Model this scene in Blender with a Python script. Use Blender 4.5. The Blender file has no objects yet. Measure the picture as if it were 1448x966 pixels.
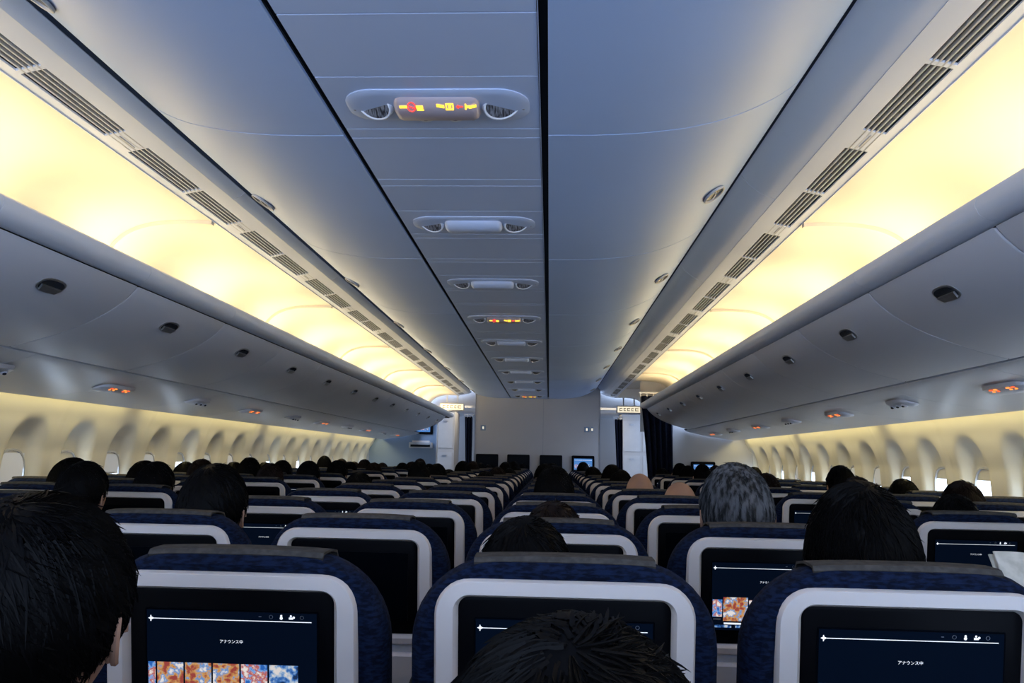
import bpy, math, random
from mathutils import Vector, Matrix, noise
random.seed(7)
C = 0.23      # camera offset from the cabin centre line
E = 1.33      # eye height above the floor
scene = bpy.context.scene
try:
    scene.view_settings.view_transform = 'Standard'
    scene.view_settings.look = 'None'
except Exception:
    pass
YB, YF = -2.4, 13.6

# ------------------------------------------------------------------ materials
def mat(name, col, rough=0.5, metal=0.0, emit=None, es=0.0, nscale=0, namt=0.0, bump=0.0, col2=None,
        stretch=(1, 1, 1), spec=None, detail=3):
    m = bpy.data.materials.new(name)
    m.use_nodes = True
    nt = m.node_tree
    b = nt.nodes['Principled BSDF']
    b.inputs['Base Color'].default_value = (*col, 1)
    b.inputs['Roughness'].default_value = rough
    b.inputs['Metallic'].default_value = metal
    if spec is not None:
        b.inputs['Specular IOR Level'].default_value = spec
    if emit:
        b.inputs['Emission Color'].default_value = (*emit, 1)
        b.inputs['Emission Strength'].default_value = es
    if nscale:
        tc = nt.nodes.new('ShaderNodeTexCoord')
        mp = nt.nodes.new('ShaderNodeMapping')
        mp.inputs['Scale'].default_value = stretch
        n = nt.nodes.new('ShaderNodeTexNoise')
        n.inputs['Scale'].default_value = nscale
        n.inputs['Detail'].default_value = detail
        nt.links.new(tc.outputs['Object'], mp.inputs[0])
        nt.links.new(mp.outputs[0], n.inputs['Vector'])
        r = nt.nodes.new('ShaderNodeValToRGB')
        c2 = col2 if col2 else tuple(c * (1 - namt) for c in col)
        r.color_ramp.elements[0].position = 0.4
        r.color_ramp.elements[1].position = 0.6
        r.color_ramp.elements[0].color = (*c2, 1)
        r.color_ramp.elements[1].color = (*col, 1)
        nt.links.new(n.outputs['Fac'], r.inputs[0])
        nt.links.new(r.outputs[0], b.inputs['Base Color'])
        if bump:
            bp = nt.nodes.new('ShaderNodeBump')
            bp.inputs['Strength'].default_value = bump
            bp.inputs['Distance'].default_value = 0.002
            nt.links.new(n.outputs['Fac'], bp.inputs['Height'])
            nt.links.new(bp.outputs[0], b.inputs['Normal'])
    return m

M_ceil = mat('ceiling_laminate', (0.43, 0.57, 0.86), 0.42, nscale=1.5, namt=0.03)
M_psu = mat('ceiling_service_laminate', (0.50, 0.60, 0.82), 0.42, nscale=1.5, namt=0.03)
M_dark = mat('dark_gap', (0.004, 0.005, 0.007), 0.7, nscale=8, namt=0.2, spec=.2)
M_seam = mat('seam_backing', (0.04, 0.05, 0.07), 0.7, nscale=8, namt=0.2)
M_cove = mat('cream_cove_laminate', (0.77, 0.69, 0.56), 0.5, nscale=1.2, namt=0.03)
M_out = mat('white_outboard_laminate', (0.74, 0.77, 0.84), 0.4, nscale=1.2, namt=0.03)
M_bin = mat('bin_laminate', (0.60, 0.62, 0.69), 0.36, nscale=1.2, namt=0.03)
M_wall = mat('sidewall_laminate', (0.80, 0.75, 0.62), 0.5, nscale=1.5, namt=0.04)
M_metal = mat('brushed_metal', (0.45, 0.46, 0.48), 0.35, 0.9, nscale=40, namt=0.1)
M_grey = mat('grey_plastic', (0.30, 0.31, 0.34), 0.5, nscale=6, namt=0.05)
M_lgrey = mat('light_grey_plastic', (0.50, 0.50, 0.51), 0.45, nscale=6, namt=0.05)
M_glassd = mat('dark_lens', (0.02, 0.023, 0.03), 0.25, nscale=6, namt=0.1, spec=.2)
M_lens2 = mat('reading_lamp_lens', (0.20, 0.21, 0.24), 0.3, nscale=60, col2=(0.02, 0.02, 0.025), stretch=(3, .3, 1), spec=.3)
M_red = mat('sign_red', (0.5, 0.02, 0.01), 0.5, emit=(1.0, 0.05, 0.03), es=1.8)
M_orange = mat('sign_orange', (0.6, 0.15, 0.01), 0.5, emit=(1.0, 0.28, 0.05), es=1.5)
M_redd = mat('sign_red_dim', (0.5, 0.05, 0.02), 0.5, emit=(1.0, 0.14, 0.03), es=1.1)
M_yel = mat('sign_yellow', (0.6, 0.4, 0.05), 0.5, emit=(1.0, 0.62, 0.04), es=2.2)
M_pod = mat('lit_sign_pod_tint', (0.42, 0.36, 0.40), 0.35, nscale=5, namt=0.05)  # pinkish glow of the lit signs put into the pod colour
M_carpet = mat('carpet', (0.02, 0.03, 0.07), 0.95, nscale=60, namt=0.5, bump=0.5)
M_bulk = mat('bulkhead_laminate', (0.46, 0.45, 0.45), 0.6, nscale=1.2, namt=0.04)
M_bulkb = mat('bulkhead_blue_laminate', (0.22, 0.30, 0.42), 0.6, nscale=1.2, namt=0.04)
M_curt = mat('curtain_cloth', (0.008, 0.011, 0.025), 0.9, nscale=30, namt=0.3, spec=.1)
M_signw = mat('exit_sign_face', (0.8, 0.75, 0.6), 0.4, emit=(1.0, 0.86, 0.6), es=0.9)
M_tube = mat('fluorescent_tube', (1, 0.9, 0.7), 0.4, emit=(1.0, 0.80, 0.48), es=3)
M_pane = mat('window_daylight', (0.6, 0.7, 0.9), 0.2, emit=(0.62, 0.78, 1.0), es=7)
M_paneL = mat('window_shade_lit', (0.7, 0.7, 0.68), 0.5, emit=(0.75, 0.82, 1.0), es=0.15)
# seats
M_fab = mat('navy_fabric', (0.007, 0.016, 0.048), 0.9, nscale=70, col2=(0.0015, 0.004, 0.014), stretch=(1, 1, 3.2),
            bump=0.6, detail=6, spec=.15)
M_white = mat('seatback_white_plastic', (0.78, 0.70, 0.64), 0.42, nscale=4, namt=0.03)
M_bezel = mat('monitor_bezel', (0.003, 0.003, 0.004), 0.4, nscale=4, namt=0.1, spec=.05)
M_scr = mat('screen_dark', (0.002, 0.003, 0.005), 0.3, nscale=4, namt=0.1, spec=.04)
M_cover = mat('headrest_cover', (0.085, 0.078, 0.070), 0.85, nscale=60, namt=0.3, spec=.1)
M_uibg = mat('ui_background', (0.0, 0.002, 0.006), 0.3, emit=(0.004, 0.010, 0.028), es=0.32, spec=.03)
M_uiw = mat('ui_white', (0.5, 0.5, 0.5), 0.5, emit=(0.85, 0.9, 1.0), es=1.0)

def thumb_mat(name, c1, c2, c3, sc, st):
    m = bpy.data.materials.new(name); m.use_nodes = True
    nt = m.node_tree; b = nt.nodes['Principled BSDF']
    tc = nt.nodes.new('ShaderNodeTexCoord')
    v = nt.nodes.new('ShaderNodeTexNoise'); v.inputs['Scale'].default_value = sc
    v.inputs['Detail'].default_value = 4
    r = nt.nodes.new('ShaderNodeValToRGB')
    r.color_ramp.interpolation = 'LINEAR'
    e = r.color_ramp.elements
    e[0].position = .38; e[0].color = (*c1, 1); e[1].position = 0.47; e[1].color = (*c2, 1)
    x = e.new(0.54); x.color = (*c3, 1)
    x = e.new(0.62); x.color = (0.75, 0.70, 0.68, 1)
    nt.links.new(tc.outputs['Object'], v.inputs['Vector'])
    nt.links.new(v.outputs['Fac'], r.inputs[0])
    nt.links.new(r.outputs[0], b.inputs['Emission Color'])
    b.inputs['Emission Strength'].default_value = st
    b.inputs['Specular IOR Level'].default_value = .05
    b.inputs['Base Color'].default_value = (0.02, 0.02, 0.02, 1)
    return m
M_th = [thumb_mat('ui_thumbnail_warm', (0.30, 0.05, 0.04), (0.60, 0.32, 0.10), (0.10, 0.25, 0.55), 75, 1.0),
        thumb_mat('ui_thumbnail_blue', (0.02, 0.12, 0.45), (0.20, 0.40, 0.75), (0.45, 0.08, 0.05), 80, 1.0),
        thumb_mat('ui_thumbnail_dark', (0.01, 0.03, 0.10), (0.04, 0.16, 0.50), (0.30, 0.45, 0.65), 90, 0.9)]

# ------------------------------------------------------------------ mesh builder
class MB:
    def __init__(s):
        s.v = []; s.f = []; s.m = []
    def add(s, vs, fs, mi, xf=None):
        o = len(s.v)
        s.v += [tuple(xf(*p)) if xf else tuple(p) for p in vs]
        s.f += [tuple(i + o for i in f) for f in fs]
        s.m += [mi] * len(fs)
    def loft(s, rings, mi, cap0=True, cap1=True, xf=None, closed=True):
        n = len(rings[0]); vs = [p for r in rings for p in r]; fs = []
        for k in range(len(rings) - 1):
            for i in range(n if closed else n - 1):
                j = (i + 1) % n
                fs.append((k * n + i, k * n + j, (k + 1) * n + j, (k + 1) * n + i))
        if cap0: fs.append(tuple(range(n)))
        if cap1: fs.append(tuple(range((len(rings) - 1) * n, len(rings) * n))[::-1])
        s.add(vs, fs, mi, xf)
    def box(s, x0, x1, y0, y1, z0, z1, mi, xf=None):
        vs = [(x, y, z) for z in (z0, z1) for y in (y0, y1) for x in (x0, x1)]
        fs = [(0, 2, 3, 1), (4, 5, 7, 6), (0, 1, 5, 4), (2, 6, 7, 3), (0, 4, 6, 2), (1, 3, 7, 5)]
        s.add(vs, fs, mi, xf)
    def rbox(s, x0, x1, y0, y1, z0, z1, b, mi, xf=None):
        w, l = x1 - x0, y1 - y0; cx, cy = (x0 + x1) / 2, (y0 + y1) / 2
        rings = []
        for ins, z in ((b, z0), (b * .3, z0 + b * .3), (0, z0 + b), (0, z1 - b), (b * .3, z1 - b * .3), (b, z1)):
            rings.append([(cx + x, cy + y, z) for x, y in rr(w - 2 * ins, l - 2 * ins, b * 1.5, b * 1.5)])
        s.loft(rings, mi, xf=xf)
    def tube(s, pts, r, mi, n=10, xf=None, caps=True):
        rings = []
        for i, p in enumerate(pts):
            p = Vector(p)
            d = (Vector(pts[min(i + 1, len(pts) - 1)]) - Vector(pts[max(i - 1, 0)])).normalized()
            a = d.orthogonal().normalized(); b = d.cross(a)
            rad = r[i] if isinstance(r, (list, tuple)) else r
            rings.append([tuple(p + (a * math.cos(t) + b * math.sin(t)) * rad) for t in
                          [2 * math.pi * k / n for k in range(n)]])
        s.loft(rings, mi, caps, caps, xf)
    def ball(s, c, r, mi, nu=14, nv=9, xf=None):
        rings = []
        for i in range(nv + 1):
            ph = math.pi * (i + .02) / (nv + .04)
            rings.append([(c[0] + r[0] * math.sin(ph) * math.cos(t), c[1] + r[1] * math.sin(ph) * math.sin(t),
                           c[2] + r[2] * math.cos(ph)) for t in [2 * math.pi * k / nu for k in range(nu)]])
        s.loft(rings, mi, True, True, xf)
    def data(s, name, mats, smooth=True, angle=38, recalc=True):
        me = bpy.data.meshes.new(name)
        me.from_pydata(s.v, [], s.f)
        for m in mats: me.materials.append(m)
        me.polygons.foreach_set('material_index', s.m)
        me.update()
        if recalc:
            import bmesh
            bm = bmesh.new(); bm.from_mesh(me)
            bmesh.ops.recalc_face_normals(bm, faces=bm.faces)
            bm.to_mesh(me); bm.free()
        if smooth:
            me.polygons.foreach_set('use_smooth', [True] * len(me.polygons))
            me.set_sharp_from_angle(angle=math.radians(angle))
        me.update()
        return me
    def obj(s, name, mats, **k):
        return place(name, s.data(name, mats, **k))

def place(name, data, loc=(0, 0, 0), parent=None):
    o = bpy.data.objects.new(name, data)
    o.location = loc
    scene.collection.objects.link(o)
    if parent: o.parent = parent
    return o

def rr(w, h, rt, rb, n=6):
    """rounded rectangle outline, top corner radius rt, bottom rb"""
    out = []
    rt = max(min(rt, w / 2 - 1e-4, h / 2 - 1e-4), 1e-4); rb = max(min(rb, w / 2 - 1e-4, h / 2 - 1e-4), 1e-4)
    for cx, cz, r, a0 in ((w / 2 - rt, h / 2 - rt, rt, 0), (-w / 2 + rt, h / 2 - rt, rt, 90),
                          (-w / 2 + rb, -h / 2 + rb, rb, 180), (w / 2 - rb, -h / 2 + rb, rb, 270)):
        for k in range(n + 1):
            a = math.radians(a0 + 90 * k / n)
            out.append((cx + r * math.cos(a), cz + r * math.sin(a)))
    return out

def slab(mb, w, h, cx, cz, rt, rb, prof, mi, xf=None, cap0=True, cap1=True, n=6):
    rings = [[(cx + x, y, cz + z) for x, z in rr(w - 2 * i, h - 2 * i, rt - i * .6, rb - i * .6, n)] for i, y in prof]
    mb.loft(rings, mi, cap0, cap1, xf)

def sheet(mb, prof, y0, y1, th, mi):
    """prof = (x,z) in world metres; solid strip extruded along y, thickened away from the cabin"""
    off = []
    for i in range(len(prof)):
        a = Vector(prof[max(i - 1, 0)]); b = Vector(prof[min(i + 1, len(prof) - 1)])
        d = (b - a).normalized(); nrm = Vector((-d.y, d.x))
        if th < 0: nrm = -nrm
        p = Vector(prof[i]) + nrm * abs(th)
        off.append((p.x, p.y))
    poly = list(prof) + off[::-1]
    mb.loft([[(x, y0, z) for x, z in poly], [(x, y1, z) for x, z in poly]], mi)

def Zs(prof, s=1):
    return [(s * x, z + E) for x, z in prof]

def smoothprof(p, n=4):
    out = []
    for i in range(len(p) - 1):
        p0 = Vector(p[max(i - 1, 0)]); p1 = Vector(p[i]); p2 = Vector(p[i + 1]); p3 = Vector(p[min(i + 2, len(p) - 1)])
        for k in range(n):
            t = k / n
            q = 0.5 * ((2 * p1) + (p2 - p0) * t + (2 * p0 - 5 * p1 + 4 * p2 - p3) * t * t + (3 * p1 - p0 - 3 * p2 + p3) * t ** 3)
            out.append((q.x, q.y))
    out.append(tuple(p[-1]))
    return out

def strip_light(name, loc, ang, sx, sy, energy, color):
    ld = bpy.data.lights.new(name + '_light', 'AREA')
    ld.shape = 'RECTANGLE'; ld.size = sx; ld.size_y = sy; ld.energy = energy; ld.color = color
    lo = bpy.data.objects.new(name, ld)
    lo.location = loc; lo.rotation_euler = (0, math.radians(ang), 0)
    scene.collection.objects.link(lo)
    return lo

# ------------------------------------------------------------------ ceiling
mb = MB()
R_prof = smoothprof([(.215, 1.03), (.43, 1.032), (.63, 1.05), (.78, 1.085), (.91, 1.14), (1.0, 1.20), (1.04, 1.25)])
L_prof = smoothprof([(-1.13, 1.165), (-1.07, 1.118), (-.97, 1.075), (-.82, 1.045), (-.67, 1.032), (-.45, 1.03)])
Y0s = 2.37
g = .004
ks = range(-4, 8)
for k in ks:
    a = Y0s + 1.57 * k; b = min(a + 1.57, YF)
    a = max(a, YB)
    if b <= a: continue
    sheet(mb, Zs(R_prof), a + g, b - g, .012, 0)
    sheet(mb, Zs(L_prof), a + g, b - g, .012, 0)
    sheet(mb, [(x, z + .002) for x, z in Zs(R_prof)], b - g, b - .001, .012, 4)
    sheet(mb, [(x, z + .002) for x, z in Zs(L_prof)], b - g, b - .001, .012, 4)
sheet(mb, [(x, z + .016) for x, z in Zs(R_prof)], YB, YF, .01, 2)
sheet(mb, [(x, z + .016) for x, z in Zs(L_prof)], YB, YF, .01, 2)
sheet(mb, Zs([(-1.22, 1.18), (-1.10, 1.19), (-1.04, 1.15)]), YB, YF, .01, 2)
# dark channels
mb.box(.185, .22, YB, YF, E + 1.06, E + 1.10, 3)
mb.box(-.46, -.425, YB, YF, E + 1.05, E + 1.10, 3)
mb.box(.190, .1915, YB, YF, E + 1.028, E + 1.07, 1)
# outboard curved panel, right
O_prof = smoothprof([(1.044, 1.240), (1.070, 1.205), (1.105, 1.172), (1.145, 1.145), (1.19, 1.127)])
OL_prof = [(-1.19, 1.120), (-1.165, 1.132), (-1.140, 1.152)]
for k in ks:
    a = max(Y0s + .9 + 1.57 * k, YB); b = min(Y0s + .9 + 1.57 * (k + 1), YF)
    if b <= a: continue
    sheet(mb, Zs(O_prof), a + .002, b - .002, .01, 4)
    sheet(mb, Zs(OL_prof), a + .002, b - .002, .01, 4)
sheet(mb, [(x, z + .02) for x, z in Zs([(1.03, 1.26), (1.10, 1.2), (1.19, 1.13)])], YB, YF, .01, 2)
# centre service panels : psu modules every 1.16 m
PSU_Y = [2.15 + 1.165 * k for k in range(-3, 10)]
for i, y in enumerate(PSU_Y):
    nxt = y + 1.165
    cuts = [y - .17, y + .17, y + .24, y + .62, y + .69, nxt - .17]
    for a, b in zip(cuts[:-1], cuts[1:]):
        mb.box(-.428, .188, a + .003, b - .003, E + 1.03, E + 1.045, 1)
        mb.box(-.428, .188, b - .003, b - .0008, E + 1.032, E + 1.045, 4)
mb.box(-.428, .188, YB, YF, E + 1.05, E + 1.06, 3)
ceiling = mb.obj('ceiling', [M_ceil, M_psu, M_seam, M_dark, M_out])

# ------------------------------------------------------------------ vents, coves, rails, psu strips
V_Y0 = 2.59
for s, nm in ((1, 'right'), (-1, 'left')):
    yend = 10.55 if s > 0 else YF
    mb = MB()
    def vp(t):  # point across vent band, t 0..1 inner->outer
        return (1.19 + .18 * t, 1.126 - .04 * t)
    def band(t0, t1, y0, y1, mi, up=0.0, th=.008):
        p = [vp(t0), vp(t1)]
        q = Zs([(x, z + up) for x, z in p], s)
        sheet(mb, q, y0, y1, th * s, mi)
    band(0, .40, YB, YF, 0); band(.82, 1, YB, YF, 0)
    band(0, 1, YB, YF, 1, up=.024)
    for t in (.455, .545, .635, .725):
        band(t, t + .026, YB, YF, 2, th=.016)
    band(.985, 1.0, YB, YF, 0, up=-.004)
    k = -5
    while V_Y0 + 1.05 * k < YF:
        c = V_Y0 + 1.05 * k
        if c > YB + .1:
            band(.39, .83, c - .075, c + .075, 0)
            band(.60, .62, c - .05, c + .05, 2, up=-.002, th=.003)
            band(.39, .83, c + .515, c + .535, 0)
        k += 1
    mb.obj('air_vent_grille', [M_out, M_dark, M_lgrey])
    # cove
    mb = MB()
    cp = smoothprof([(1.372, 1.086), (1.5, 1.088), (1.62, 1.082), (1.72, 1.06), (1.80, 1.018), (1.86, .95), (1.885, .86),
                     (1.88, .78), (1.85, .70)])
    for k in range(-4, 6):
        a = max(3.5 + 2.05 * k, YB); b = min(3.5 + 2.05 * (k + 1), YF)
        if b <= a: continue
        sheet(mb, Zs(cp, s), a + .003, b - .003, .01 * s, 0)
    sheet(mb, Zs([(x + .012, z + .012) for x, z in cp], s), YB, YF, .01 * s, 1)
    for k in range(-3, 5):
        y = 3.5 + 2.05 * k
        if YB < y < YF - .2:
            sheet(mb, Zs([(x, z) for x, z in cp], s), y - .032, y - .004, -.018 * s, 0)
    mb.obj('cove_ceiling_panel', [M_cove, M_seam])
    # rail (light trough lip)
    mb = MB()
    rail = [(1.80, .698), (1.52, .698), (1.475, .703), (1.452, .718), (1.442, .742), (1.446, .768), (1.456, .776),
            (1.468, .772), (1.476, .735), (1.49, .722), (1.80, .722)]
    q = Zs(rail, s)
    k = -6
    while 3.1 + .89 * k < yend:
        a = max(3.1 + .89 * k, YB); b = min(3.1 + .89 * (k + 1), yend)
        if b > a:
            mb.loft([[(x, a + .001, z) for x, z in q], [(x, b - .001, z) for x, z in q]], 0)
        k += 1
    mb.box(*sorted((s * 1.52, s * 1.9)), YB, yend, E + .688, E + .698, 1)
    mb.obj('cove_light_rail', [M_out, M_dark])
    # tubes + lights
    mb = MB()
    y = YB + .1
    while y < yend - .5:
        L = min(1.02, yend - y - .05)
        for xt in (1.72, 1.56):
            mb.tube([(s * xt, y, E + .742), (s * xt, y + L - .06, E + .742)], .008, 0, n=8)
            mb.box(*sorted((s * (xt - .02), s * (xt + .02))), y - .03, y, E + .724, E + .756, 1)
        strip_light('ceiling_spill_fill', (s * 1.745, y + L / 2, E + .762), 180 - 4 * s, .05, L * .52, 2.5, (1.0, .80, .46))
        y += 1.05
    # second strips added in the trough, tipped to spill light onto aisle ceiling edges
    n = 4
    for i in range(n):
        a = YB + (yend - YB) * i / n; b = YB + (yend - YB) * (i + 1) / n
        strip_light('ceiling_spill_fill', (s * 1.56, (a + b) / 2, E + .772), 180 - 52 * s, .03, (b - a) * .94, 3.0 * (b - a) / 3.6, (1.0, .86, .58))
    mb.obj('cove_lamp_tubes', [M_tube, M_lgrey])
    # side psu strip
    mb = MB()
    pp = smoothprof([(2.036, .418), (2.10, .398), (2.3, .355), (2.52, .322), (2.66, .300), (2.69, .305)])
    k = -6
    while 3.3 + 1.02 * k < yend:
        a = max(3.3 + 1.02 * k, YB); b = min(3.3 + 1.02 * (k + 1), yend)
        if b > a:
            sheet(mb, Zs(pp, s), a + .002, b - .002, .012 * s, 0)
        k += 1
    sheet(mb, Zs([(2.025, .43), (2.3, .385), (2.68, .33)], s), YB, yend, .008 * s, 1)
    mb.obj('passenger_service_strip', [M_bin, M_dark])
    # wash light above the windows
    n = 6
    for i in range(n):
        a = YB + (yend - YB) * i / n; b = YB + (yend - YB) * (i + 1) / n
        strip_light('sidewall_lamp', (s * 2.745, (a + b) / 2, E + .345), 12 * s, .04, (b - a) * .92, 5.0, (1.0, .86, .40))
    mb = MB()
    mb.tube([(s * 2.745, YB + .1, E + .362), (s * 2.745, yend - .1, E + .362)], .01, 0, n=8)
    mb.box(*sorted((s * 2.68, s * 2.84)), YB, yend, E + .375, E + .385, 1)
    mb.obj('sidewall_lamp_tube', [M_tube, M_lgrey])

# ------------------------------------------------------------------ overhead bins
def bin_mesh(s):
    mb = MB()
    L = .89
    face = smoothprof([(1.492, .682), (1.53, .636), (1.60, .580), (1.70, .525), (1.82, .478), (1.94, .442), (2.018, .422)])
    poly = face + [(2.022, .44), (2.45, .45), (2.5, .5), (2.5, .66), (1.9, .684), (1.52, .686)]
    q = Zs(poly, s)
    def ring(y, sc):
        cx = sum(p[0] for p in q) / len(q); cz = sum(p[1] for p in q) / len(q)
        return [(cx + (x - cx) * sc, y, cz + (z - cz) * sc) for x, z in q]
    mb.loft([ring(.002, .982), ring(.006, .996), ring(.012, 1), ring(L - .012, 1), ring(L - .006, .996), ring(L - .002, .982)], 0)
    # latch: recessed oval cup + paddle on the door
    cx, cz = 1.585, .592
    d = Vector((.085, -.065)).normalized(); nrm = Vector((-abs(d.y), -abs(d.x))).normalized()
    yc = .47
    def lx(u, w, h):
        return (s * (cx + d.x * w + nrm.x * h), yc + u, E + cz + d.y * w + nrm.y * h)
    def oval(a, b, h, n=24):
        return [lx(a * math.copysign(abs(math.cos(t)) ** .8, math.cos(t)), b * math.copysign(abs(math.sin(t)) ** .8, math.sin(t)), h)
                for t in [2 * math.pi * k / n for k in range(n)]]
    mb.loft([oval(.070, .036, -.002), oval(.070, .036, .004), oval(.064, .031, .005)], 1, True, True)
    mb.loft([oval(.062, .029, .0045), oval(.062, .029, .0058)], 2)
    mb.loft([[lx(u, w, h) for u, w in ((-.055, .0), (.055, .0), (.043, .026), (-.043, .026))] for h in (.005, .013)], 1)
    # small placard near the top edge with seat letters
    c2 = (1.512, .662)
    def l2(u, w, h):
        return (s * (c2[0] + .05 * w - .7 * h), yc - .02 + u, E + c2[1] - .06 * w - .7 * h)
    for i, u in enumerate((-.03, -.015, .0, .017, .034)):
        mb.loft([[l2(u - .004, -.08, h), l2(u + .004, -.08, h), l2(u + .004, .08, h), l2(u - .004, .08, h)] for h in (.0, .003)], 3)
    return mb.data('overhead_bin', [M_bin, M_metal, M_glassd, M_grey])
for s in (1, -1):
    bm_ = bin_mesh(s)
    yend = 10.5 if s > 0 else YF
    k = -5
    while 3.1 + .89 * (k + 1) <= yend + .05:
        y = 3.1 + .89 * k
        if y > YB - .3:
            place('overhead_bin', bm_, (0, y, 0))
        k += 1

# ------------------------------------------------------------------ walls with window reveals
WP = .533
def wall_x(Z):
    pts = [(-1.33, 2.80), (-.9, 2.90), (-.4, 2.945), (0, 2.925), (.2, 2.87), (.33, 2.81), (.40, 2.77)]
    for (a, xa), (b, xb) in zip(pts[:-1], pts[1:]):
        if Z <= b:
            t = (Z - a) / (b - a); return xa + (xb - xa) * t
    return pts[-1][1]
def win_mesh(s, kind):
    mb = MB()
    def el(a, b, h, n=24):
        return [(s * h, a * math.copysign(abs(math.cos(t)) ** .75, math.cos(t)), b * math.copysign(abs(math.sin(t)) ** .75, math.sin(t)))
                for t in [2 * math.pi * k / n for k in range(n)]]
    mb.loft([el(.135, .190, .012), el(.132, .187, -.006), el(.122, .175, -.008), el(.118, .170, .006)], 0, False, False)
    mb.loft([el(.119, .171, .004), el(.119, .171, .008)], 1)
    if kind:   # shade drawn part way
        z0 = .172 - .34 * kind
        mb.box(*sorted((s * -.004, s * .0)), -.112, .112, z0, .160, 2)
        mb.box(*sorted((s * -.010, s * .0)), -.06, .06, z0, z0 + .012, 0)
    return mb.data('window', [M_lgrey, M_pane, M_paneL])
WK = {s: {k: win_mesh(s, k) for k in (0, .45, .97)} for s in (1, -1)}
wn = 1
for s, nm in ((1, 'right'), (-1, 'left')):
    mb = MB()
    w0 = 5.15 if s > 0 else 4.58
    ny = int((17.6 - YB) / (WP / 24))
    ys = [YB + i * WP / 24 for i in range(ny + 1)]
    zs = [-1.33, -1.1, -.9, -.75] + [-.66 + i * .0225 for i in range(47)]
    vs = []; fs = []
    for y in ys:
        kk = round((y - w0) / WP); dy = (y - (w0 + kk * WP))
        for Z in zs:
            x = wall_x(Z)
            r = (abs(dy / .178) ** 3 + abs((Z + .17) / .385) ** 3) ** (1 / 3)
            t = min(max((1.0 - r) / .34, 0), 1); t = t * t * (3 - 2 * t)
            x += .075 * t
            dys = abs(((y - w0 - WP / 2) / (2 * WP) + .5) % 1.0 - .5) * 2 * WP
            if dys < .012: x += .006
            vs.append((s * x, y, E + Z))
    nz = len(zs)
    for i in range(ny):
        for j in range(nz - 1):
            fs.append((i * nz + j, (i + 1) * nz + j, (i + 1) * nz + j + 1, i * nz + j + 1))
    mb.add(vs, fs, 0)
    mb.obj('wall_' + nm, [M_wall], angle=60)
    k = -14
    while w0 + k * WP < 16:
        y = w0 + k * WP
        if y > YB + .3:
            rnd = random.random()
            kind = (0 if rnd < .6 else .45) if s > 0 else (.97 if rnd < .55 else (.45 if rnd < .8 else 0))
            if s < 0 and k > 7: kind = (0, .45)[k % 2]
            if s > 0 and k in (-1, 0): kind = 0
            o = place('window_%d' % wn, WK[s][kind], (s * (wall_x(-.18) + .066), y, E - .18))
            wn += 1
        k += 1

# floor
mb = MB()
mb.box(-2.9, 2.9, YB, 17.6, -.04, 0, 0)
mb.obj('floor', [M_carpet])

# ------------------------------------------------------------------ front end of the cabin
mb = MB()
mb.box(-1.04, .118, 13.3, 13.36, 0, E + 1.24, 0)
mb.box(.124, 1.08, 13.3, 13.36, 0, E + 1.24, 0)
mb.box(.116, .126, 13.31, 13.35, 0, E + 1.24, 1)
mb.box(-1.045, -1.03, 13.29, 13.37, 0, E + 1.24, 1)
mb.box(1.075, 1.09, 13.29, 13.37, 0, E + 1.24, 1)
for x in (-.90, .86, .95):
    slab(mb, .09 if x != .95 else .035, .09, x, E + .52, .008, .008, [(0, 13.299), (.002, 13.294)], 2)
    mb.box(x - .012, x + .012, 13.292, 13.295, E + .50, E + .54, 3)
mb.obj('wall_front', [M_bulk, M_grey, M_bulkb, M_signw])
mat_uiblue = mat('ui_blue', (0.0, 0.01, 0.03), 0.3, emit=(0.06, 0.17, 0.42), es=1.3, spec=.04)
def monitor(x, y, Z, w, h, lit, nm='wall_monitor'):
    mb = MB()
    slab(mb, w, h, 0, 0, .02, .02, [(0, 0), (0, -.03), (.006, -.036)], 0)
    slab(mb, w * .86, h * .8, 0, 0, .004, .004, [(0, -.035), (0, -.038)], 1)
    if lit:
        mb.box(-w * .40, w * .40, -.0395, -.0385, -h * .35, h * .32, 2)
        mb.box(-w * .38, w * .38, -.0405, -.0400, h * .22, h * .235, 3)
        for i in range(4):
            mb.box(-w * .38 + i * w * .19, -w * .38 + i * w * .19 + w * .16, -.0405, -.040, -h * .25, -h * .02, 4 + i % 2)
    me = mb.data(nm, [M_bezel, M_scr, mat_uiblue, M_uiw, M_th[1], M_th[2]])
    return place(nm, me, (x, y, E + Z))
for i, x in enumerate((-.82, -.29, .26, .80)):
    monitor(x, 13.3, -.06, .38, .28, i == 3)
# left partition beyond the window seats
mb = MB()
mb.box(-2.92, -1.74, 13.62, 13.68, 0, E + .88, 0)
mb.box(-1.745, -1.725, 13.60, 13.70, 0, E + .88, 1)
mb.box(-2.92, -1.74, 13.61, 13.63, E + .84, E + .88, 1)
mb.obj('partition_panel', [M_bulkb, M_lgrey])
monitor(-2.02, 13.62, .54, .42, .28, True)
mb = MB()
mb.rbox(-2.2, -1.80, 13.48, 13.62, E + .16, E + .26, .01, 0)
mb.box(-2.17, -1.83, 13.475, 13.485, E + .18, E + .22, 1)
mb.box(-2.15, -1.85, 13.52, 13.60, E + .25, E + .29, 2)
mb.obj('literature_rack', [M_lgrey, M_dark, M_white])
# right partition
mb = MB()
mb.box(1.86, 2.93, 10.58, 10.63, 0, E + .44, 0)
mb.box(1.86, 1.875, 10.56, 10.64, 0, E + .44, 1)
mb.box(1.46, 2.93, 10.66, 10.70, E + .40, E + 1.12, 0)
mb.obj('partition_panel', [M_bulk, M_lgrey])
monitor(2.27, 10.58, -.09, .32, .21, True)
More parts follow.
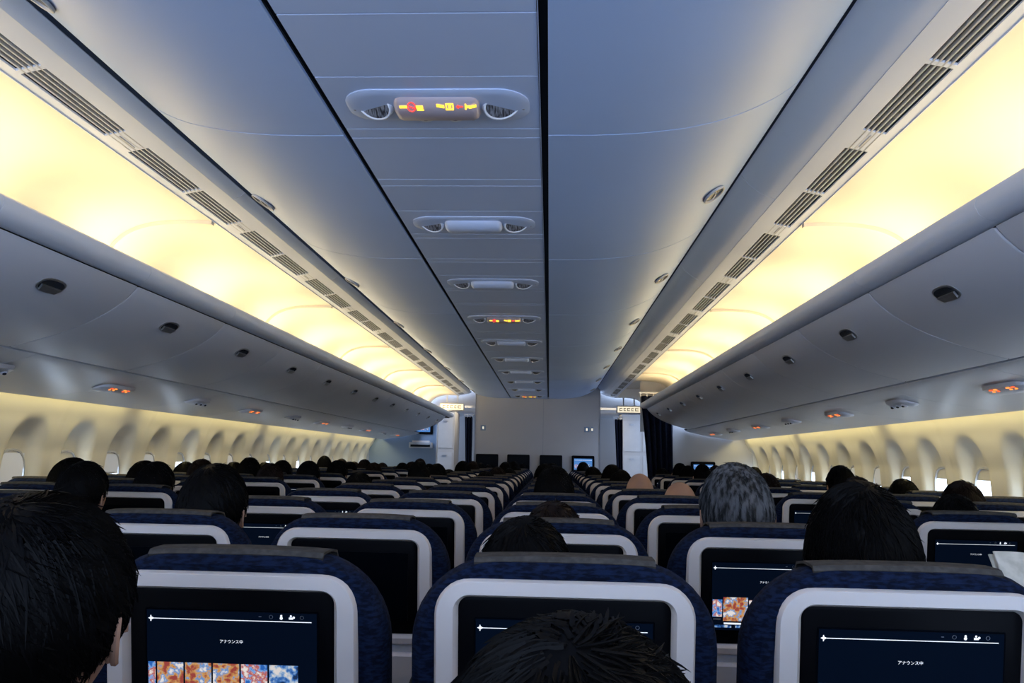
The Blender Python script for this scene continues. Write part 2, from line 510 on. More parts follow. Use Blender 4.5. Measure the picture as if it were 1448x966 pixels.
# headers over the aisles
mb = MB()
mb.box(-2.9, -1.03, 13.70, 13.74, E + .88, E + 1.4, 0)
mb.box(1.08, 2.9, 13.70, 13.74, E + .88, E + 1.4, 0)
mb.box(-1.05, 1.1, 13.37, 13.74, E + 1.2, E + 1.4, 0)
mb.obj('trim_1', [M_bulk])
# galley beyond
mb = MB()
mb.box(-2.95, 2.95, 17.5, 17.56, 0, E + 1.0, 0)
mb.obj('wall_galley', [M_bulk])
mb = MB()
mb.box(-2.95, 2.95, 13.74, 17.5, E + .93, E + .97, 0)
mb.obj('ceiling_galley', [M_out])
mb = MB()
for x0, x1, yy in ((-1.05, 1.05, 15.0), (-2.75, -1.62, 15.2), (1.62, 2.75, 15.2)):
    mb.box(x0, x1, yy, yy + .8, 0, E + .9, 0)
    for j in range(3):
        for q in range(3):
            xx = x0 + (x1 - x0) * (j + .08) / 3; xe = x0 + (x1 - x0) * (j + .92) / 3
            mb.box(xx, xe, yy - .012, yy, .2 + q * .66, .78 + q * .66, 1)
            mb.box((xx + xe) / 2 - .04, (xx + xe) / 2 + .04, yy - .03, yy - .012, .70 + q * .66, .73 + q * .66, 2)
mb.obj('galley_cabinet', [M_bulk, M_lgrey, M_metal])
for x in (-1.4, 1.3):
    strip_light('galley_lamp', (x, 14.6, E + .92), 0, .5, 2.2, 11, (1.0, .86, .62))
# exit signs
def exit_sign(x, y, Z):
    mb = MB()
    slab(mb, .42, .13, 0, 0, .012, .012, [(0, .03), (0, -.02), (.006, -.03)], 0)
    mb.box(-.19, .19, -.032, -.030, -.048, .048, 1)
    for i, (a, b) in enumerate(((-.16, -.11), (-.09, -.05), (-.03, .02), (.04, .08), (.10, .16))):
        mb.box(a, b, -.034, -.032, -.025, -.012, 2); mb.box(a, b, -.034, -.032, .012, .025, 2)
        mb.box(a, a + .012, -.034, -.032, -.025, .025, 2)
    mb.box(-.10, -.08, -.01, .01, .06, .20, 0); mb.box(.08, .10, -.01, .01, .06, .20, 0)
    me = mb.data('exit_sign', [M_lgrey, M_signw, M_grey])
    place('exit_sign', me, (x, y, E + Z))
exit_sign(-1.43, 13.2, .86)
exit_sign(1.56, 13.2, .86)
# curtains
def curtain(x0, x1, y, z0, z1, folds, amp, pinch=.0):
    mb = MB(); n = folds * 10; nz = 14
    rings = []
    for j in range(nz + 1):
        t = j / nz; z = z0 + (z1 - z0) * t
        pr = 1 - pinch * math.sin(min(1, (1 - t) * 1.3) * math.pi * .5)
        front = []; back = []
        for i in range(n + 1):
            u = i / n
            xx = x1 + (x0 - x1) * (1 - u) * pr
            yy = y + amp * math.sin(u * folds * 2 * math.pi + .6 * math.sin(t * 3)) * (0.7 + .3 * math.sin(i * .7))
            front.append((xx, yy, z)); back.append((xx, yy + .006, z))
        rings.append(front + back[::-1])
    mb.loft(rings, 0)
    for i in range(folds + 1):
        xx = x0 + (x1 - x0) * i / folds
        mb.box(xx - .006, xx + .006, y - .004, y + .012, z1 - .01, z1 + .04, 1)
    mb.box(x0 - .02, x1 + .02, y - .01, y + .02, z1 + .03, z1 + .05, 1)
    mb.obj('curtain', [M_curt, M_metal])
curtain(1.44, 1.86, 10.45, .05, E + .87, 5, .035, .25)
curtain(1.36, 1.50, 13.66, .05, E + .72, 3, .03, .3)
curtain(-1.26, -1.12, 13.66, .05, E + .72, 3, .03, .3)

# ------------------------------------------------------------------ psu units in the centre ceiling
def psu_mesh(lit):
    mb = MB()
    def hz(outline, z): return [(x, y, z) for x, y in outline]
    mb.loft([hz(rr(.54, .20, .07, .09), .0), hz(rr(.54, .20, .07, .09), -.003), hz(rr(.52, .18, .065, .08), -.007),
             hz(rr(.46, .14, .05, .06), -.008)], 0)
    def pod(x0, x1):
        ys = [(-.066, -.006), (-.060, -.020), (-.032, -.036), (.030, -.036), (.056, -.022), (.062, -.006)]
        rings = []
        for x, sc in ((x0, .55), (x0 + .008, .85), (x0 + .02, 1), (x1 - .02, 1), (x1 - .008, .85), (x1, .55)):
            rings.append([(x, y * sc, -.006 + (z + .006) * sc) for y, z in ys])
        mb.loft(rings, 7 if lit else 0)
    pod(-.125, .125)
    for sx in (-1, 1):
        c = (sx * .19, -.000, -.004)
        n = 26
        A = Vector((sx * .30, -.55, -.78)).normalized(); U = Vector((1, 0, 0)); U = (U - A * U.dot(A)).normalized(); V = A.cross(U)
        def ring(r, h, e=1.25): return [tuple(Vector(c) + (U * math.cos(t) * e + V * math.sin(t)) * r + A * h) for t in
                                [2 * math.pi * k / n for k in range(n)]]
        mb.loft([ring(.046, -.03), ring(.046, -.004), ring(.044, .003), ring(.041, .004), ring(.038, -.006)], 1, False, False)
        mb.loft([ring(.039, .000), ring(.030, .001, 1.2), ring(.003, .001, 1)], 6, False, True)
        for px in (.045,):
            c2 = Vector((sx * px, .068, -.008))
            mb.ball(c2, (.028, .020, .012), 1)
            mb.ball(c2 + Vector((0, -.010, -.007)), (.015, .011, .008), 3)
        mb.ball((sx * .252, .02, -.004), (.007, .007, .004), 2)
    if lit:
        def F(u, w, h=0.001):
            a = Vector((0, -.0605, -.0205)); b = Vector((0, -.0325, -.0362))
            p = a + (b - a) * w; nrm = Vector((0, -.49, -.87))
            p = p + nrm * h
            return (u, p.y, p.z)
        def quad(u0, u1, w0, w1, mi, sk=0):
            vs = [F(u0, w0), F(u1, w0 + sk), F(u1, w1 + sk), F(u0, w1)] + [F(u0, w0, .002), F(u1, w0 + sk, .002), F(u1, w1 + sk, .002), F(u0, w1, .002)]
            mb.add(vs, [(0, 1, 2, 3), (4, 5, 6, 7), (0, 1, 5, 4), (2, 3, 7, 6), (1, 2, 6, 5), (0, 3, 7, 4)], mi)
        # no smoking : cigarette, smoke, red ring
        quad(-.104, -.082, .38, .62, 5); quad(-.056, -.036, .38, .62, 5)
        quad(-.054, -.034, .80, .88, 5); quad(-.054, -.036, .68, .74, 5)
        pts = [F(-.069 + .0115 * math.cos(t), .5 + .48 * math.sin(t), .002) for t in [2 * math.pi * k / 18 for k in range(19)]]
        mb.tube(pts, .0014, 4, n=5)
        quad(-.076, -.062, .38, .50, 4, .2)
        # fasten seat belt : strap, buckle, arrow, tongue, strap
        quad(.004, .026, .20, .50, 5, .14)
        quad(.030, .033, .15, .85, 5); quad(.033, .050, .15, .29, 5); quad(.033, .050, .71, .85, 5); quad(.050, .053, .15, .85, 5)
        quad(.038, .046, .38, .62, 5)
        quad(.068, .080, .44, .56, 4); quad(.064, .068, .34, .66, 4); quad(.061, .064, .44, .56, 4)
        quad(.086, .090, .20, .80, 5); quad(.090, .098, .38, .62, 5); quad(.098, .119, .42, .70, 5, -.16)
    return mb.data('passenger_service_unit', [M_psu, M_out, M_grey, M_glassd, M_red, M_yel, M_lens2, M_pod])
pm0, pm1 = psu_mesh(False), psu_mesh(True)
for i, y in enumerate(PSU_Y):
    if y > YF - .4: continue
    k = i - 3
    place('passenger_service_unit', pm1 if k in (0, 3, 9) else pm0, (-.115 if k != 0 else -.11, y, E + 1.0295))

# ceiling downlights along the aisles
def downlight(s):
    mb = MB(); n = 24
    def ring(a, b, h): return [(a * math.cos(t), b * math.sin(t), h) for t in [2 * math.pi * k / n for k in range(n)]]
    mb.loft([ring(.046, .085, .004), ring(.046, .085, -.004), ring(.043, .080, -.006), ring(.038, .074, -.004), ring(.036, .070, .006)], 0, False, False)
    mb.loft([ring(.037, .072, .002), ring(.02, .04, -.002)], 1, False, True)
    mb.box(-.004, .004, -.03, .03, -.006, .0, 0)
    return mb.data('aisle_downlight', [M_lgrey, M_glassd])
dl = downlight(1)
for k in range(-2, 7):
    y = 3.25 + 1.57 * k
    o = place('aisle_downlight', dl, (.925, y, E + 1.140)); o.rotation_euler = (0, math.radians(-29), 0)
    o = place('aisle_downlight', dl, (-1.045, y, E + 1.100)); o.rotation_euler = (0, math.radians(28), 0)

# side psu sign pods and nozzles
def side_pod(s, sign):
    mb = MB()
    def ring(y, sc):
        return [(s * (x * sc), y, z * sc) for x, z in ((-.06, .01), (-.05, -.012), (-.015, -.022), (.03, -.020), (.06, -.006), (.065, .004))]
    L = .16 if sign else .12
    mb.loft([ring(-L, .35), ring(-L + .015, .75), ring(-L + .04, 1), ring(L - .04, 1), ring(L - .015, .75), ring(L, .35)], 0)
    if sign:
        for j, y in enumerate((-.10, -.062, .035, .070)):
            for k, (a, b) in enumerate(((-.046, -.037), (-.031, -.025))):
                zc = -.012 - .28 * (a + .05)
                mb.box(*sorted((s * a, s * b)), y - .012, y + .009 - .006 * k, zc - .005, zc + .005, 1 if (j + k) % 3 else 2)
    else:
        for y in (-.07, 0, .07):
            mb.ball((s * -.01, y, -.018), (.020, .020, .014), 0)
            mb.ball((s * -.02, y - .006, -.028), (.009, .009, .006), 3)
    return mb.data('side_service_unit', [M_bin, M_orange, M_redd, M_glassd])
for s in (1, -1):
    a, b = side_pod(s, True), side_pod(s, False)
    y0 = 3.55 if s > 0 else 4.35
    for k in range(-3, 6):
        y = y0 + 2.07 * k
        ye = 10.4 if s > 0 else 13.4
        if YB + .3 < y < ye:
            o = place('side_service_unit', a, (s * 2.27, y, E + .356)); o.rotation_euler = (0, math.radians(11 * s), 0)
        if YB + .3 < y + 1.03 < ye:
            o = place('side_service_unit', b, (s * 2.25, y + 1.03, E + .360)); o.rotation_euler = (0, math.radians(11 * s), 0)

# ------------------------------------------------------------------ seats
TOPZ = 1.188
TILT = math.tan(math.radians(11))
def sx_(x, y, z): return (x, y + (TOPZ - z) * TILT, z)
def seat_mesh(both, hw):
    mb = MB()
    # upholstered shell
    slab(mb, .474 if hw > .25 else .456, .796, 0, TOPZ - .406, .135, .05,
         [(.060, .002), (.036, -.014), (.018, -.018), (.006, -.006), (0, .022), (.002, .055), (.014, .085), (.04, .10), (.09, .104)],
         0, sx_, n=10)
    def o1(w, h, cz, r, y, n=8): return [(x, y, cz + z) for x, z in rr(w, h, r, r * .7, n)]
    W, H, CZ = .392, .285, 1.0085
    rings = [o1(W, H, CZ, .055, .004), o1(W, H, CZ, .055, -.018), o1(W - .008, H - .008, CZ, .051, -.026),
             o1(.334, .245, 1.0055, .026, -.028), o1(.322, .233, 1.0075, .018, -.020), o1(.318, .229, 1.0075, .016, -.004)]
    mb.loft(rings, 1, False, False, sx_)
    slab(mb, .322, .233, 0, 1.0075, .014, .014, [(0, -.002), (0, -.013), (.004, -.015)], 2, sx_)
    slab(mb, .272, .170, 0, 1.008, .003, .003, [(0, -.0145), (0, -.0158)], 3, sx_)
    # lower shell with tray table
    slab(mb, .400, .27, 0, .735, .03, .03, [(0, .01), (0, -.012), (.008, -.02)], 4, sx_)
    slab(mb, .380, .225, 0, .735, .025, .025, [(0, -.018), (0, -.034), (.006, -.040)], 1, sx_)
    slab(mb, .05, .022, 0, .862, .008, .008, [(0, -.018), (0, -.040), (.004, -.044)], 4, sx_)
    # literature pocket
    slab(mb, .40, .20, 0, .50, .02, .04, [(0, .02), (0, -.02), (.01, -.032)], 0, sx_)
    # headrest cover over the top
    rings = []
    for x in [-.138 + i * .023 for i in range(13)]:
        sag = .008 * (abs(x) / .138) ** 3
        pts = [(.000, -.0085), (.006, -.0015), (.018, .000), (.05, .0005), (.085, -.005), (.108, -.03), (.112, -.20)]
        rings.append([(x, y, TOPZ - .003 + z - sag * .4) for y, z in pts] + [(x, y * .93 + .004, TOPZ - .003 + z - .004 - sag * .4) for y, z in pts[::-1]])
    mb.loft(rings, 5)
    # front back cushion and headrest
    slab(mb, .42, .50, 0, .72, .05, .05, [(.03, .09), (0, .11), (0, .13), (.03, .155)], 0, sx_)
    slab(mb, .30, .17, 0, 1.07, .05, .05, [(.02, .09), (0, .11), (.02, .13), (.05, .135)], 5, sx_)
    # seat cushion, pan and legs
    mb.rbox(-.225, .225, .22, .70, .36, .47, .03, 0)
    mb.rbox(-.215, .215, .16, .66, .31, .365, .015, 4)
    for x in (-.15, .15):
        mb.tube([(x, .30, .32), (x, .24, .02)], .014, 6, n=8)
        mb.tube([(x, .56, .32), (x, .62, .02)], .014, 6, n=8)
        mb.box(x - .02, x + .02, .18, .68, 0, .02, 6)
    mb.tube([(-hw, .30, .32), (hw, .30, .32)], .018, 6, n=8)
    mb.tube([(-hw, .56, .32), (hw, .56, .32)], .018, 6, n=8)
    for x in ((-hw, hw) if both else (-hw,)):
        mb.rbox(x - .022, x + .022, .12, .50, .60, .645, .012, 4)
        mb.rbox(x - .018, x + .018, .14, .22, .30, .61, .012, 1)
    return mb.data('airline_seat', [M_fab, M_white, M_bezel, M_scr, M_lgrey, M_cover, M_metal], angle=40)
SEATS = {('m', 0): seat_mesh(False, .255), ('m', 1): seat_mesh(True, .255), ('s', 0): seat_mesh(False, .24), ('s', 1): seat_mesh(True, .24)}

def ui_mesh(var):
    mb = MB()
    yb = -.0162
    def q(x0, x1, z0, z1, mi, y=yb):
        mb.box(x0, x1, y - .0006, y, z0, z1, mi, sx_)
    q(-.133, .133, .926, 1.090, 0, yb)
    y2 = yb - .0008
    q(-.125, .125, 1.0765, 1.0775, 1, y2)
    vs = [(-.131, y2, 1.077), (-.126, y2, 1.0795), (-.121, y2, 1.077), (-.126, y2, 1.0745)]
    mb.add(vs, [(0, 1, 2, 3)], 1, sx_)
    q(-.1272, -.1258, 1.0725, 1.0815, 1, y2)
    for i, x in enumerate((.045, .062, .078, .093, .110)):
        n = 10; z = 1.0838
        if i == 2:
            mb.ball((x, y2, z + .002), (.0017, .0006, .0017), 1, 8, 5, sx_); mb.ball((x, y2, z - .0015), (.0024, .0006, .0024), 1, 8, 5, sx_)
        elif i == 3:
            mb.ball((x, y2, z + .002), (.0016, .0006, .0016), 1, 8, 5, sx_); q(x - .003, x + .0035, z - .003, z, 1, y2)
            mb.ball((x + .0045, y2, z), (.0018, .0006, .0018), 1, 8, 5, sx_)
        elif i in (1, 4):
            pts = [(x + .0028 * math.cos(t), y2, z + .0028 * math.sin(t)) for t in [2 * math.pi * k / n for k in range(n + 1)]]
            mb.tube(pts, .0003, 5, n=4, xf=sx_)
        else:
            q(x - .002, x + .002, z - .0004, z + .0004, 5, y2)
    if var == 0:
        x = -.131
        for i, w in enumerate((.014, .044, .044, .044, .044, .048)):
            q(x, x + w - .003, .972, 1.010, 2 + (1, 0, 0, 0, 1, 2)[i], y2)
            q(x, x + w - .003, .967, .971, 1, y2)
            q(x + .003, x + w * .8, .958, .960, 5, y2)
            x += w
    else:
        x = -.131
        for i, (w, z0, z1, mi) in enumerate(((.026, .958, 1.0, 3), (.062, .948, 1.006, 2), (.05, .958, 1.0, 3), (.05, .958, 1.0, 4), (.05, .958, 1.0, 3))):
            q(x, x + w - .003, z0, z1, mi, y2)
            q(x + .002, x + w - .006, z0 - .008, z0 - .004, 1 if i == 1 else 5, y2)
            x += w
        for i in range(5):
            q(-.125 + i * .05, -.085 + i * .05, .932, .938, 4, y2)
    return mb.data('screen_interface', [M_uibg, M_uiw] + M_th + [M_grey], smooth=False)
UI = [ui_mesh(0), ui_mesh(1)]
def text_mesh():
    cu = bpy.data.curves.new('announcement', 'FONT')
    cu.body = 'アナウンス中'
    cu.size = .0062; cu.align_x = 'CENTER'
    o = bpy.data.objects.new('tmp_text', cu); scene.collection.objects.link(o)
    bpy.context.view_layer.update()
    dg = bpy.context.evaluated_depsgraph_get()
    me = bpy.data.meshes.new_from_object(o.evaluated_get(dg))
    bpy.data.objects.remove(o)
    for v in me.vertices:
        x, y, z = v.co
        v.co = sx_(x, -.0175, 1.042 + y)
    me.materials.clear(); me.materials.append(M_uiw)
    return me
try:
    TX = text_mesh()
except Exception as ex:
    print('text failed', ex); TX = None

ROW0, PITCH = 1.22, .76
m1, m2 = .255, .765
BL = [-2.62, -2.14, -1.66]; BM = [-m2, -m1, m1, m2]; BR = [1.66, 2.14, 2.62]
def row_y(r): return ROW0 + PITCH * r if r >= 0 else .40
for r in range(-1, 16):
    for blk in (BL, BM, BR):
        if blk is BR and row_y(r) > 9.7: continue
        for i, xc in enumerate(blk):
            o = place('airline_seat', SEATS['m' if blk is BM else 's', int(i == len(blk) - 1)], (xc, row_y(r), 0))
            lit = False
            if r == 0: lit = True
            elif r == 1: lit = xc in (m2, -2.14, -1.66)
            elif r > 1: lit = random.random() < .38
            if r == 2 and xc == -m2: lit = True
            if lit:
                place('screen_interface', UI[1 if r == 1 or (r > 1 and random.random() < .5) else 0], (0, 0, 0), o)
                if TX and r < 4: place('announcement_text', TX, (0, 0, 0), o)

# ------------------------------------------------------------------ people
M_skin = mat('skin', (0.42, 0.23, 0.15), 0.55, nscale=12, namt=0.08)
M_hairk = mat('hair_black', (0.003, 0.0026, 0.0026), 0.55, nscale=60, namt=0.4, spec=.08)
M_hairb = mat('hair_brown', (0.014, 0.007, 0.005), 0.5, nscale=60, namt=0.4, spec=.12)
M_hairg = mat('hair_grey', (0.13, 0.13, 0.135), 0.55, nscale=90, col2=(0.018, 0.018, 0.018), stretch=(1, 1, .2), spec=.15)
M_cloth = mat('dark_clothing', (0.010, 0.011, 0.016), 0.9, nscale=40, namt=0.3)
M_cloth2 = mat('shirt_clothing', (0.06, 0.065, 0.08), 0.9, nscale=40, namt=0.3)
M_eye = mat('eye', (0.7, 0.7, 0.68), 0.2, nscale=30, namt=.05)
M_iris = mat('iris', (0.02, 0.012, 0.01), 0.2, nscale=30, namt=.1)
M_lip = mat('lips', (0.35, 0.12, 0.09), 0.5, nscale=30, namt=.1)

def body_mesh():
    V = []; R = []; Ed = []
    def v(p, r, par=None):
        V.append(p); R.append(r if isinstance(r, tuple) else (r, r))
        if par is not None: Ed.append((par, len(V) - 1))
        return len(V) - 1
    pel = v((0, .33, .56), (.15, .11))
    sp = v((0, .27, .72), (.135, .10), pel)
    ch = v((0, .235, .88), (.155, .11), sp)
    sh = v((0, .225, .98), (.13, .085), ch)
    nk = v((0, .225, 1.045), .062, sh)
    n2 = v((0, .228, 1.10), .054, nk)
    v((0, .235, 1.15), .05, n2)
    for s in (-1, 1):
        a = v((s * .165, .225, .965), .062, sh)
        b = v((s * .20, .26, .83), .050, a)
        c = v((s * .205, .32, .70), .043, b)
        d = v((s * .165, .43, .655), .036, c)
        e = v((s * .115, .535, .65), .027, d)
        f = v((s * .100, .575, .652), (.034, .018), e)
        for i, (dx, L) in enumerate(((-.027, .062), (-.009, .072), (.009, .068), (.027, .054))):
            g_ = v((s * .095 + dx, .61, .653), .0092, f)
            h_ = v((s * .093 + dx * 1.1, .61 + L * .55, .645), .0085, g_)
            v((s * .092 + dx * 1.1, .61 + L, .628), .007, h_)
        g_ = v((s * .100 - s * .045, .580, .658), .010, f)
        v((s * .100 - s * .060, .612, .652), .0085, g_)
        hp = v((s * .10, .40, .545), .085, pel)
        kn = v((s * .115, .72, .56), .062, hp)
        km = v((s * .115, .735, .40), .055, kn)
        an = v((s * .115, .70, .11), .038, km)
        v((s * .12, .80, .05), .034, an)
    me = bpy.data.meshes.new('b'); me.from_pydata(V, Ed, [])
    o = bpy.data.objects.new('b', me); scene.collection.objects.link(o)
    sk = o.modifiers.new('s', 'SKIN'); sk.use_smooth_shade = True
    for i, d in enumerate(me.skin_vertices[0].data):
        d.radius = R[i]; d.use_root = (i == 0)
    ss = o.modifiers.new('ss', 'SUBSURF'); ss.levels = 1; ss.render_levels = 1
    bpy.context.view_layer.update()
    m2_ = bpy.data.meshes.new_from_object(o.evaluated_get(bpy.context.evaluated_depsgraph_get()))
    vs = [tuple(q.co) for q in m2_.vertices]; fs = [tuple(p.vertices) for p in m2_.polygons]
    bpy.data.objects.remove(o)
    return vs, fs
BODY = body_mesh()
HC = Vector((0, .235, 1.163))    # head centre

def shape(d, sc=1.0):
    sx, sy, sz = d
    x, y, z = .080 * sx, .100 * sy, .122 * sz
    if sz < 0:
        x *= 1 - .28 * (-sz) ** 1.3
        if sy < 0: y *= 1 - .38 * (-sz) ** 1.1
    if sy > 0: x *= 1 - .06 * sy
    x, y, z = x * sc, y * sc, z * sc
    return Vector((x, y, z))
def face_detail(p):
    x, y, z = p
    if y > .03:
        y += .024 * math.exp(-(x / .011) ** 2 - ((z + .022) / .016) ** 2) + .012 * math.exp(-(x / .008) ** 2 - ((z + .002) / .02) ** 2)
        y -= .009 * math.exp(-((abs(x) - .031) / .014) ** 2 - ((z - .004) / .011) ** 2)
        y += .004 * math.exp(-((abs(x) - .03) / .02) ** 2 - ((z - .026) / .008) ** 2)
        y += .006 * math.exp(-(x / .022) ** 2 - ((z + .058) / .006) ** 2) + .005 * math.exp(-(x / .018) ** 2 - ((z + .07) / .006) ** 2)
        y += .010 * math.exp(-(x / .022) ** 2 - ((z + .100) / .016) ** 2)
    return Vector((x, y, z))
def hair_lim(sy, style):
    if style == 'bob': back, side, front = -.98, -.9, .42
    elif style == 'bald': back, side, front = -.55, -.15, 2
    else: back, side, front = -.62, -.08, .46
    if sy < 0: return side + (back - side) * min(1, -sy * 1.4)
    return side + (front - side) * min(1, sy * 1.5)
def hvol(d, style):
    v = 1.085
    if style == 'bob': v = 1.20 if d[2] > -.2 else 1.20 + .12 * min(1, (-d[2] - .2) * 1.4)
    if style == 'bald': v = 1.018
    if style == 'full': v = 1.15
    return v
def person_mesh(nm, style, hair, cloth, strands=700, seed=1, skinc=None):
    rnd = random.Random(seed)
    mb = MB()
    vs, fs = BODY
    bs = {0: [], 1: []}
    for f in fs:
        c = sum((Vector(vs[i]) for i in f), Vector()) / len(f)
        skin = c.z > 1.055 or (c.y > .53 and .60 < c.z < .70 and abs(c.x) < .20 and c.z > .615 and c.y < .72 and c.z > .632)
        bs[0 if skin else 1].append(f)
    o = len(mb.v); mb.v += vs
    for k in (0, 1):
        mb.f += [tuple(i + o for i in f) for f in bs[k]]; mb.m += [k] * len(bs[k])
    n = 18
    rings = []
    for r, z, yy in ((.080, 1.015, .222), (.071, 1.045, .225), (.066, 1.062, .226), (.062, 1.060, .226), (.064, 1.03, .225)):
        rings.append([(r * math.cos(t), yy + r * math.sin(t), z + .008 * -math.sin(t)) for t in [2 * math.pi * k / n for k in range(n)]])
    mb.loft(rings, 1, False, False)
    nu, nv = 44, 34
    rings = []
    for i in range(nv + 1):
        ph = math.pi * (i + .02) / (nv + .04)
        rings.append([tuple(HC + face_detail(shape((math.sin(ph) * math.cos(t), math.sin(ph) * math.sin(t), math.cos(ph)))))
                      for t in [2 * math.pi * k / nu for k in range(nu)]])
    mb.loft(rings, 0)
    for s in (-1, 1):
        def ex(x, y, z):
            return (HC.x + s * (.079 + x + max(0, -y) * .35), HC.y - .004 + y, HC.z - .010 + z)
        mb.ball((0, 0, 0), (.007, .017, .030), 0, xf=ex)
        pts = []
        for k in range(12):
            t = math.radians(-70 + 250 * k / 11)
            pts.append((.006, -.016 * math.cos(t) - .001, .029 * math.sin(t)))
        mb.tube(pts, .0042, 0, n=6, xf=ex)
        mb.ball((HC.x + s * .031, HC.y + .083, HC.z + .004), (.0125, .0115, .0105), 3)
        mb.ball((HC.x + s * .031, HC.y + .0925, HC.z + .004), (.005, .003, .005), 4, 8, 5)
        mb.tube([(HC.x + s * .016, HC.y + .098, HC.z + .024), (HC.x + s * .032, HC.y + .097, HC.z + .029), (HC.x + s * .048, HC.y + .086, HC.z + .024)], .0026, 2, n=5)
    mb.tube([(HC.x - .022, HC.y + .088, HC.z - .064), (HC.x, HC.y + .099, HC.z - .063), (HC.x + .022, HC.y + .088, HC.z - .064)], [.002, .0038, .002], 5, n=6)
    # hair cap
    nu, nv = 56, 40
    grid = {}
    for i in range(nv + 1):
        ph = math.pi * (i + .001) / (nv + .002)
        for k in range(nu):
            t = 2 * math.pi * k / nu
            d = (math.sin(ph) * math.cos(t), math.sin(ph) * math.sin(t), math.cos(ph))
            nz = noise.noise(Vector(d) * 4 + Vector((seed, 0, 0))) * .018 + noise.noise(Vector((math.atan2(d[0], d[1]) * 9, d[2] * 3, seed))) * .010
            if style == 'bald': nz = 0
            lim = hair_lim(d[1], style)
            edge = min(1, max(0, (d[2] - lim) / .22))
            sc = 1.0 + (hvol(d, style) - 1.0 + nz) * (.1 + .9 * edge ** .6)
            grid[i, k] = (d, HC + shape(d, sc))
    o = len(mb.v)
    mb.v += [tuple(grid[i, k][1]) for i in range(nv + 1) for k in range(nu)]
    for i in range(nv):
        for k in range(nu):
            k2 = (k + 1) % nu
            ok = True
            for a, b in ((i, k), (i, k2), (i + 1, k), (i + 1, k2)):
                d = grid[a, b][0]
                if d[2] < hair_lim(d[1], style) - .03: ok = False
                if style == 'bald' and (d[2] > .30 or d[1] > .2): ok = False
            if ok:
                mb.f.append((o + i * nu + k, o + i * nu + k2, o + (i + 1) * nu + k2, o + (i + 1) * nu + k)); mb.m.append(2)
    # strands
    ax = math.radians(22)
    cnt = 0; tries = 0
    while cnt < strands and tries < strands * 6:
        tries += 1
        az = rnd.uniform(0, 2 * math.pi); ph0 = math.acos(1 - rnd.random() * 1.72)
        dph = rnd.uniform(.22, .55); swirl = rnd.uniform(-.25, .25) + .15
        liftE = rnd.uniform(.0, .035) + (rnd.random() < .05) * .05
        w0 = rnd.uniform(.0008, .0018)
        pts = []; good = True
        for j in range(5):
            u = j / 4
            ph = ph0 + dph * u; a = az + swirl * u / max(.35, math.sin(ph))
            d = Vector((math.sin(ph) * math.cos(a), math.sin(ph) * math.sin(a), math.cos(ph)))
            d = Vector((d.x, d.y * math.cos(ax) - d.z * math.sin(ax), d.y * math.sin(ax) + d.z * math.cos(ax)))
            if d.z < hair_lim(d.y, style) - .06 - .10 * u or (style == 'bald' and (d.z > .28 or d.y > .15)): good = False; break
            lim = hair_lim(d.y, style); edge = min(1, max(.1, (d.z - lim + .1) / .25))
            pts.append(HC + shape(d, 1 + (hvol(d, style) - 1) * edge ** .5 + .004 + liftE * u * u * (0.2 if style == 'bald' else 1)))
        if not good: continue
        cnt += 1
        mb.tube(pts, [w0, w0 * 1.2, w0, w0 * .7, w0 * .15], 2, n=3, caps=False)
    return mb.data(nm, [skinc or M_skin, cloth, hair, M_eye, M_iris, M_lip], angle=60)
P = {
    'nearman': person_mesh('passenger', 'full', M_hairk, M_cloth, 3200, 3),
    'nearshort': person_mesh('passenger', 'full', M_hairk, M_cloth, 3200, 5),
    'short': person_mesh('passenger', 'short', M_hairk, M_cloth2, 900, 8),
    'full': person_mesh('passenger', 'full', M_hairk, M_cloth, 900, 9),
    'brown': person_mesh('passenger', 'full', M_hairb, M_cloth2, 900, 11),
    'bob': person_mesh('passenger', 'bob', M_hairk, M_cloth, 2400, 12),
    'grey': person_mesh('passenger', 'full', M_hairg, M_cloth, 2600, 13),
    'bald': person_mesh('passenger', 'bald', M_hairk, M_cloth2, 200, 14),
}
TOP = 1.163 + .122 * 1.14
def person(kind, xc, ylocal, topZ, rot=0.0, xs=1.0):
    o = place('passenger', P[kind], (xc, ylocal, 0))
    k = (E + topZ) / TOP
    o.scale = (xs, xs if xs > 1 else 1, k)
    o.rotation_euler = (0, 0, math.radians(rot))
    return o
occ = set()
def seatp(r, xc, kind, topZ, dx=0, dy=0.0, rot=0, xs=1.0):
    occ.add((r, xc)); person(kind, xc + dx, row_y(r) + .02 + dy, topZ, rot, xs)
# row behind
person('nearman', C - .530, .58, -.048, 6, 1.14); occ.add((-1, -m1))
person('nearshort', C - .000, .300, -.110, -4, 1.15); occ.add((-1, m1))
seatp(0, m1, 'full', -.105, dx=-.065)
seatp(0, m2, 'bob', -.035, dx=.03)
seatp(1, m2, 'grey', .0, dx=-.01, xs=1.1)
seatp(1, -m2, 'full', -.03, dx=.03, xs=1.05)
seatp(1, m1, 'brown', -.115, dx=-.01)
seatp(2, -1.66, 'full', -.04, dx=.08)
seatp(3, m1, 'bob', -.035)
seatp(4, m2, 'bald', -.05, dx=-.02)
seatp(3, m2, 'bald', -.075, dx=.08)
seatp(3, 1.66, 'brown', -.05)
seatp(3, 2.14, 'brown', -.06)
seatp(5, 2.14, 'full', .0)
seatp(5, 1.66, 'brown', -.06)
seatp(4, -m2, 'short', -.085, dx=-.1)
seatp(5, -1.66, 'brown', -.06)
seatp(4, -2.14, 'full', -.05)
seatp(5, -2.14, 'brown', -.04)
seatp(0, 1.66, 'short', -.06)
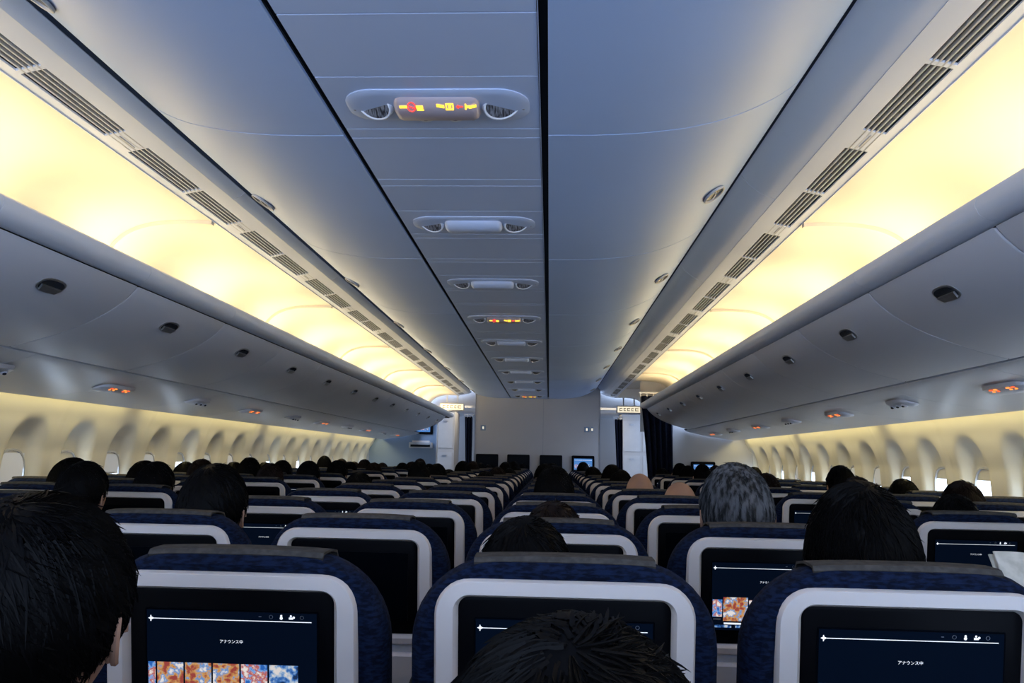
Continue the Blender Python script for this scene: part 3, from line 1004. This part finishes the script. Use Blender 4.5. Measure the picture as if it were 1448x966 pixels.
for r in range(2, 16):
    for blk in (BL, BM, BR):
        if blk is BR and row_y(r) > 9.7: continue
        for xc in blk:
            if (r, xc) in occ: continue
            pr = .25 if r < 5 else .6
            if blk is BM and r < 6: pr = .0
            if random.random() < pr:
                tz = random.uniform(-.12, -.02) if blk is BM else random.uniform(-.09, .01)
                dx = random.uniform(-.03, .03)
                if abs(xc) > 2.5: dx = -.06 if xc > 0 else .06
                seatp(r, xc, random.choice(['full', 'short', 'full', 'brown', 'bob']), tz, dx=dx, rot=random.uniform(-15, 15))

# open magazine held by the reader on the right
mb = MB()
n = 16
def page(side, lift):
    vs = []; fs = []
    for i in range(n + 1):
        u = i / n
        x = side * u * .20; yy = -(.022 * math.sin(u * math.pi) + .03 * u) * lift
        for j in range(2):
            vs.append((x, yy, j * .27))
            vs.append((x, yy + .003, j * .27))
    for i in range(n):
        a = i * 4; b = a + 4
        fs += [(a, b, b + 2, a + 2), (a + 1, a + 3, b + 3, b + 1), (a, a + 1, b + 1, b), (a + 2, b + 2, b + 3, a + 3)]
    mb.add(vs, fs, 0)
page(-1, 1); page(1, 1); page(-1, 1.5)
M_page = mat('magazine_page', (0.78, 0.72, 0.60), .6, nscale=35, col2=(0.62, 0.57, 0.45))
M_pyel = mat('magazine_heading', (0.75, 0.62, 0.12), .6, nscale=30, namt=.1)
for side in (-1, 1):
    for j in range(11):
        mb.box(*sorted((side * .05, side * (.13 if j % 3 else .15))), -.052 if side < 0 else -.036, -.030, .04 + j * .020, .046 + j * .020, 1 if j < 8 else 2)
mg = mb.obj('open_magazine', [M_page, M_grey, M_pyel])
mg.location = (C + 1.17, 1.76, E - .46); mg.rotation_euler = (math.radians(-32), math.radians(8), math.radians(12))

# ------------------------------------------------------------------ world, camera
w = bpy.data.worlds.new('cabin_cool_fill'); scene.world = w; w.use_nodes = True
bg = w.node_tree.nodes['Background']
bg.inputs[0].default_value = (0.50, 0.67, 1.0, 1); bg.inputs[1].default_value = 5.8  # cool fill added, enters by the open rear end of the cabin

cam = bpy.data.cameras.new('camera'); co = bpy.data.objects.new('camera', cam)
scene.collection.objects.link(co)
cam.sensor_width = 36; cam.lens = 1100 / 1448 * 36; cam.clip_start = .02; cam.clip_end = 100
co.matrix_world = (Matrix.Translation((C, 0, E)) @ Matrix.Rotation(math.radians(2.87), 4, 'Z')
                   @ Matrix.Rotation(math.radians(90 + 8.6), 4, 'X') @ Matrix.Rotation(math.radians(1.1), 4, 'Z'))
scene.camera = co
